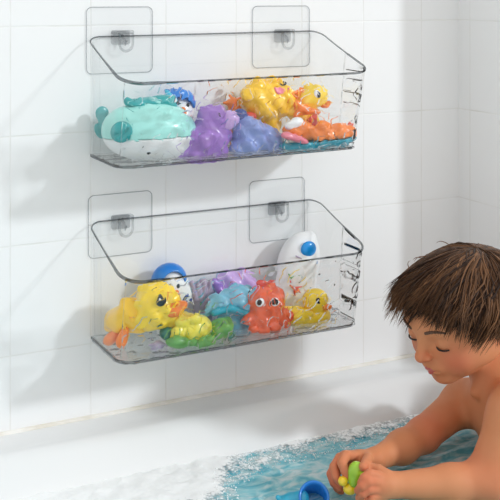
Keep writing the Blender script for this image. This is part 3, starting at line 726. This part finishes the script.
# legs under the water
for s in (0, 1):
    hip = pelvis+(-FD if s else FD)*.045-RT*.02-UP*.01
    knee = hip-RT*.17+(-FD if s else FD)*.045+UP*.028; foot = knee-RT*.10+(FD if s else -FD)*.05-UP*.045
    B += [cap(hip, knee, .040, .028, .02), cap(knee, foot, .026, .016, .012), cap(foot, foot-RT*.045-UP*.004, .016, .010, .01)]
# far hand
def F_(pts, r0, r1, k0=.003):
    P = [pf(*p) for p in pts]; n = len(P)
    return chain(P, [r0+(r1-r0)*i/(n-1) for i in range(n)], .0008, k0)
palmF = [pf(360, 461, 1.365), pf(346, 460, 1.362)]
B += [cap(wrF, palmF[0], .0125, .0125, .008), cap(palmF[0], palmF[1], .0130, .0120, .006), cap(palmF[0]+UP*-.004, pf(345, 467, 1.368), .012, .010, .006)]
B += F_([(356, 457, 1.362), (346, 455.5, 1.345), (342, 463, 1.331), (345, 471, 1.326), (347, 477, 1.325)], .0070, .0052)
B += F_([(352, 458, 1.366), (340, 458, 1.352), (334, 467, 1.338), (336, 477, 1.332), (341, 483, 1.331)], .0070, .0052)
B += F_([(351, 460, 1.372), (337, 463, 1.362), (331, 474, 1.350), (334, 483, 1.342), (339, 488, 1.338)], .0068, .0050)
B += F_([(351, 464, 1.378), (338, 469, 1.372), (333, 480, 1.362), (337, 488, 1.354), (341, 492, 1.348)], .0060, .0044)
B += F_([(367, 459, 1.362), (368, 459, 1.346), (366, 463, 1.330), (363, 467, 1.316)], .0080, .0055, .004)
# near hand
palmN = [pf(384, 484, 1.314), pf(379, 484, 1.310)]
B += [cap(wrN, palmN[0], .0140, .0145, .008), cap(palmN[0], palmN[1], .0150, .0140, .006), cap(palmN[0], pf(379, 491, 1.311), .014, .012, .006)]
B += F_([(378, 476, 1.306), (369.5, 474, 1.298), (364, 478, 1.294), (361, 483, 1.298)], .0064, .0050, .003)
B += F_([(378, 482, 1.302), (368, 481.5, 1.291), (362, 486, 1.289), (358, 490.5, 1.296)], .0064, .0050, .002)
B += F_([(378, 489, 1.302), (369, 489.5, 1.291), (363, 494, 1.290), (359, 498, 1.297)], .0062, .0048, .002)
B += F_([(379, 496, 1.304), (371, 497.5, 1.295), (366, 502, 1.295), (362, 506, 1.300)], .0056, .0043, .002)
B += F_([(386, 476, 1.316), (379, 470, 1.322), (372, 468, 1.326), (367, 470, 1.322)], .0078, .0050, .004)
# head
B += [he(-.008, 0, .009, .083, .070, .059, .02), he(.026, 0, -.022, .050, .053, .052, .02), he(.034, 0, -.042, .040, .038, .034, .016)]
for s in (1, -1):
    B += [he(.042, s*.030, -.030, .026, .023, .024, .014)]
    B += [he(.010, s*.044, -.030, .030, .018, .026, .014)]
B += [he(.058, 0, -.066, .015, .017, .012, .012), he(.058, 0, .016, .024, .044, .022, .014)]
for s in (1, -1): B.append(he(.0805, s*.0285, -.004, .010, .014, .008, .010, 'sub'))
for s in (1, -1): B.append(he(.0625, s*.027, -.0045, .0130, .0130, .0115, .003))
B += [hc((.078, 0, .000), (.087, 0, -.019), .006, .0070, .009), he(.0895, 0, -.0225, .0075, .0080, .0068, .005)]
for s in (1, -1): B.append(he(.0835, s*.0072, -.0250, .0055, .0045, .0045, .003))
B += [he(.0715, 0, -.044, .010, .018, .010, .010)]
for s in (1, -1):
    B += [he(-.012, s*.070, -.012, .015, .006, .021, .004, rot=(0, -12, 0)), he(-.010, s*.076, -.010, .009, .004, .014, .002, 'sub')]
B += [hc((.077, .014, -.0465), (.0815, 0, -.0474), .0014, .0016, .002, 'sub'), hc((.077, -.014, -.0465), (.0815, 0, -.0474), .0014, .0016, .002, 'sub')]
V, Fc = solve(B, .0015)
cb = pelvis-UP*.07
child = empty('child', cb, 'bare-chested child with short tousled brown hair sitting in the bath, holding a small turtle', 'person')
bo_ = mesh('body', V, Fc, M['skin'], child)
bl = np.zeros(len(V))
for c_, r_ in ((hl(.060, .036, -.030), .022), (hl(.060, -.036, -.030), .022), (hl(.088, 0, -.024), .010), (hl(.060, 0, -.066), .012), (hl(-.012, .074, -.012), .02), (elF, .03), (elN, .03), (pf(338, 478, 1.345), .03), (pf(362, 486, 1.298), .025)):
    bl += np.exp(-(np.linalg.norm(V-c_, axis=1)/r_)**2)
a = bo_.data.attributes.new('blush', 'FLOAT', 'POINT'); a.data.foreach_set('value', np.clip(bl, 0, 1))
nt = M['skin'].node_tree; mxn = [n for n in nt.nodes if n.bl_idname == 'ShaderNodeMix'][0]; bs = nt.nodes['Principled BSDF']
an = nt.nodes.new('ShaderNodeAttribute'); an.attribute_name = 'blush'; m3 = nt.nodes.new('ShaderNodeMix'); m3.data_type = 'RGBA'
ml = nt.nodes.new('ShaderNodeMath'); ml.operation = 'MULTIPLY'; ml.inputs[1].default_value = .75; nt.links.new(an.outputs['Fac'], ml.inputs[0]); nt.links.new(ml.outputs[0], m3.inputs[0])
m3.inputs[7].default_value = (.68, .16, .09, 1); nt.links.new(mxn.outputs[2], m3.inputs[6]); nt.links.new(m3.outputs[2], bs.inputs['Base Color'])
def hpart(name, prims, mat, h=.0007, label=None):
    V, Fc = solve(prims, h); return mesh(name, V, Fc, M[mat], child, label=label)
hpart('lips', [hc((.0732, .0125, -.0455), (.0806, .004, -.0448), .0018, .0025, .002), hc((.0806, .004, -.0448), (.0806, -.004, -.0448), .0025, .0025, .002), hc((.0806, -.004, -.0448), (.0732, -.0125, -.0455), .0025, .0018, .002),
               hc((.0732, .011, -.0480), (.0796, 0, -.0502), .0020, .0030, .002), hc((.0796, 0, -.0502), (.0732, -.011, -.0480), .0030, .0020, .002),
               hc((.0766, .014, -.0464), (.0842, 0, -.0474), .0008, .0010, .001, 'sub'), hc((.0842, 0, -.0474), (.0766, -.014, -.0464), .0010, .0008, .001, 'sub')], 'lip', label='closed pink lips')
for s in (1, -1):
    pts = [(.0735-.011*abs(t_-.35)**1.6*1.6, s*(.015+.028*t_), -.0085-.0035*math.sin(PI*t_)) for t_ in np.linspace(0, 1, 7)]
    pts = []
    for t_ in np.linspace(-1, 1, 9):
        an = t_*.95; R1 = .0136
        pts.append((.0625+R1*math.cos(an)*.97, s*(.027+R1*math.sin(an)), -.0045-.0052-.0014*math.cos(an)))
    hpart('eyelashes', [hc(pts[i], pts[i+1], .0011, .0011, .001) for i in range(8)], 'lash', h=.0006)
    hpart('eyebrow', [hc((.0815-.030*abs(t_)**1.8*.50, s*(.014+.030*t_), .0135+.004*math.sin(PI*t_)), (.0815-.030*abs(t_+.12)**1.8*.50, s*(.014+.030*(t_+.12)), .0135+.004*math.sin(PI*(t_+.12))), .0022*(1-.4*t_), .0022*(1-.4*(t_+.12)), .001) for t_ in np.arange(0, .82, .12)], 'brow', h=.0008)

# hair: cap + locks that follow the skull from the crown
def hair_mat():
    m, nt, out = nmat('brown_hair')
    b = nt.nodes.new('ShaderNodeBsdfPrincipled'); nt.links.new(b.outputs[0], out.inputs[0])
    at_ = nt.nodes.new('ShaderNodeAttribute'); at_.attribute_name = 'lock'
    rp = nt.nodes.new('ShaderNodeValToRGB'); rp.color_ramp.elements[0].color = (.022, .008, .003, 1); rp.color_ramp.elements[1].color = (.27, .125, .055, 1)
    nt.links.new(at_.outputs['Fac'], rp.inputs[0]); nt.links.new(rp.outputs[0], b.inputs['Base Color'])
    b.inputs['Roughness'].default_value = .42; b.inputs['Specular IOR Level'].default_value = .18
    return m
HM = hair_mat()
SK = np.array([.083, .070, .060]); SC = np.array([-.008, 0, .009])
def skull(az, el, lift):
    """az 0 = face front, el 90 = crown"""
    d = np.array([math.cos(el)*math.cos(az), math.cos(el)*math.sin(az), math.sin(el)])
    r = 1/np.linalg.norm(d/(SK+.004))
    return SC+d*(r+lift)
def build_hair():
    Vs = []; Fs = []; col = []
    crown_az, crown_el = PI*.93, math.radians(54)
    cv = np.array([math.cos(crown_el)*math.cos(crown_az), math.cos(crown_el)*math.sin(crown_az), math.sin(crown_el)])
    def add(pts, w, c, fl):
        n = 5; m = len(pts); b = len(Vs)
        for i, p in enumerate(pts):
            t = pts[min(i+1, m-1)]-pts[max(i-1, 0)]; t = t/(np.linalg.norm(t)+1e-9)
            nr = p-SC; nr = nr-t*(nr @ t); nr /= np.linalg.norm(nr)+1e-9; s = np.cross(t, nr)
            u = i/(m-1); rr = w*(.55+.45*min(1, u*4))*(1-u**2.2)**.8+.0001
            for k in range(n):
                a = 2*PI*k/n; Vs.append(HC+HR @ (p+rr*(math.cos(a)*s+math.sin(a)*nr*fl))); col.append(c)
        for i in range(m-1):
            for k in range(n):
                l = (k+1) % n; Fs.append((b+i*n+k, b+i*n+l, b+(i+1)*n+l, b+(i+1)*n+k))
    # end elevation of the hair by azimuth (front fringe, sides round the ear, nape)
    def end_el(az):
        a = abs(az)
        if a < .6: return math.radians(24-10*a+4*math.sin(9*az))
        if a < 1.25: return math.radians(17-(a-.6)*34)
        if a < 1.75: return math.radians(-8-(a-1.25)*24)
        return math.radians(-20-(a-1.75)*18)
    clumps = [(random.uniform(-PI, PI), random.gauss(0, .14), random.gauss(.16, .42), random.uniform(0, 6.28), random.uniform(.001, .008), random.uniform(0, .018)) for _ in range(230)]
    for layer, (cnt, lift0, wd) in enumerate(((1100, .001, .0034), (1500, .004, .0024), (2200, .007, .0016))):
        for _ in range(cnt):
            cl = random.choice(clumps); az = cl[0]+random.gauss(0, .045); ee = end_el(az)+cl[1]+random.gauss(0, .05)+(layer == 2)*.05
            q = skull(az, ee, 0)-SC; q = q/np.linalg.norm(q)
            ang = math.acos(max(-1, min(1, float(cv @ q)))); s0 = random.choice((0.03, .2, .4, .55))*random.uniform(.6, 1.1)
            m = 9; pts = []; sw = cl[2]+random.gauss(0, .05); ph = cl[3]+random.gauss(0, .3); am = cl[4]*random.uniform(.7, 1.2)
            ax = np.cross(cv, q); ax /= np.linalg.norm(ax)+1e-9; tip = cl[5]*random.uniform(.5, 1.2)+(.010 if abs(az) < .9 else .003)
            for i in range(m):
                u = i/(m-1); th = ang*(s0+(1-s0)*u)
                d = cv*math.cos(th)+np.cross(ax, cv)*math.sin(th)
                d = d+ax*sw*math.sin(u*PI*.8)*.35; d /= np.linalg.norm(d)
                r = 1/np.linalg.norm(d/(SK+.003)); lift = lift0+.004*math.sin(PI*min(1, u*1.1))+tip*u**3
                p = SC+d*(r+lift)+ax*am*math.sin(u*7+ph)
                pts.append(p)
            c = min(1, max(0, random.gauss(.26+.2*math.sin(cl[3]), .17)))
            add(pts, wd*random.uniform(.5, 1.1), c, .45)
    # a few stray wisps
    for _ in range(7):
        az = random.uniform(-PI, PI); e0 = random.uniform(.3, 1.4); p0 = skull(az, e0, .010); d = (p0-SC)/np.linalg.norm(p0-SC)
        tg = np.array([random.gauss(0, 1) for _ in range(3)]); tg -= d*(tg @ d); tg /= np.linalg.norm(tg)
        add([p0+tg*.022*u+d*.010*math.sin(u*2.2) for u in np.linspace(0, 1, 7)], .0006, .6, 1)
    o = mesh('hair', Vs, Fs, HM, child, label='short tousled brown hair')
    a = o.data.attributes.new('lock', 'FLOAT', 'POINT'); a.data.foreach_set('value', col)
    # scalp cap under the locks
    V, Fc = solve([he(-.008, 0, .010, .0865, .0735, .0635, .01), Pr('half', 0, 'int', c=hl(0, 0, .006), n=-(HR[:, 2]*.80-HR[:, 0]*.60)), ], .002)
    o2 = mesh('scalp_hair', V, Fc, HM, child)
    a = o2.data.attributes.new('lock', 'FLOAT', 'POINT'); a.data.foreach_set('value', [.15]*len(o2.data.vertices))
build_hair()

# ------------------------------------------------------------------ light
w = bpy.data.worlds.new('world'); bpy.context.scene.world = w; w.use_nodes = True
bg = w.node_tree.nodes['Background']; bg.inputs[0].default_value = (1, .997, .975, 1); bg.inputs[1].default_value = .925
sun = bpy.data.lights.new('sun', 'SUN'); so = bpy.data.objects.new('sun', sun); C.objects.link(so)
sun.energy = 1.42; sun.angle = math.radians(5); sun.color = (.90, .96, 1)
so.rotation_euler = Vector((-.145, .15, -.095)).to_track_quat('-Z', 'Y').to_euler()
so.location = (1.6, -1.6, 1.2)
sc = bpy.context.scene
sc.view_settings.view_transform = 'Standard'; sc.view_settings.look = 'None'; sc.view_settings.gamma = 1
sc.view_settings.use_curve_mapping = False; sc.view_settings.exposure = 0
cy = sc.cycles; cy.use_denoising = True; cy.max_bounces = 14; cy.transparent_max_bounces = 32; cy.transmission_bounces = 12
cy.diffuse_bounces = 5; cy.glossy_bounces = 4; cy.sample_clamp_indirect = 6
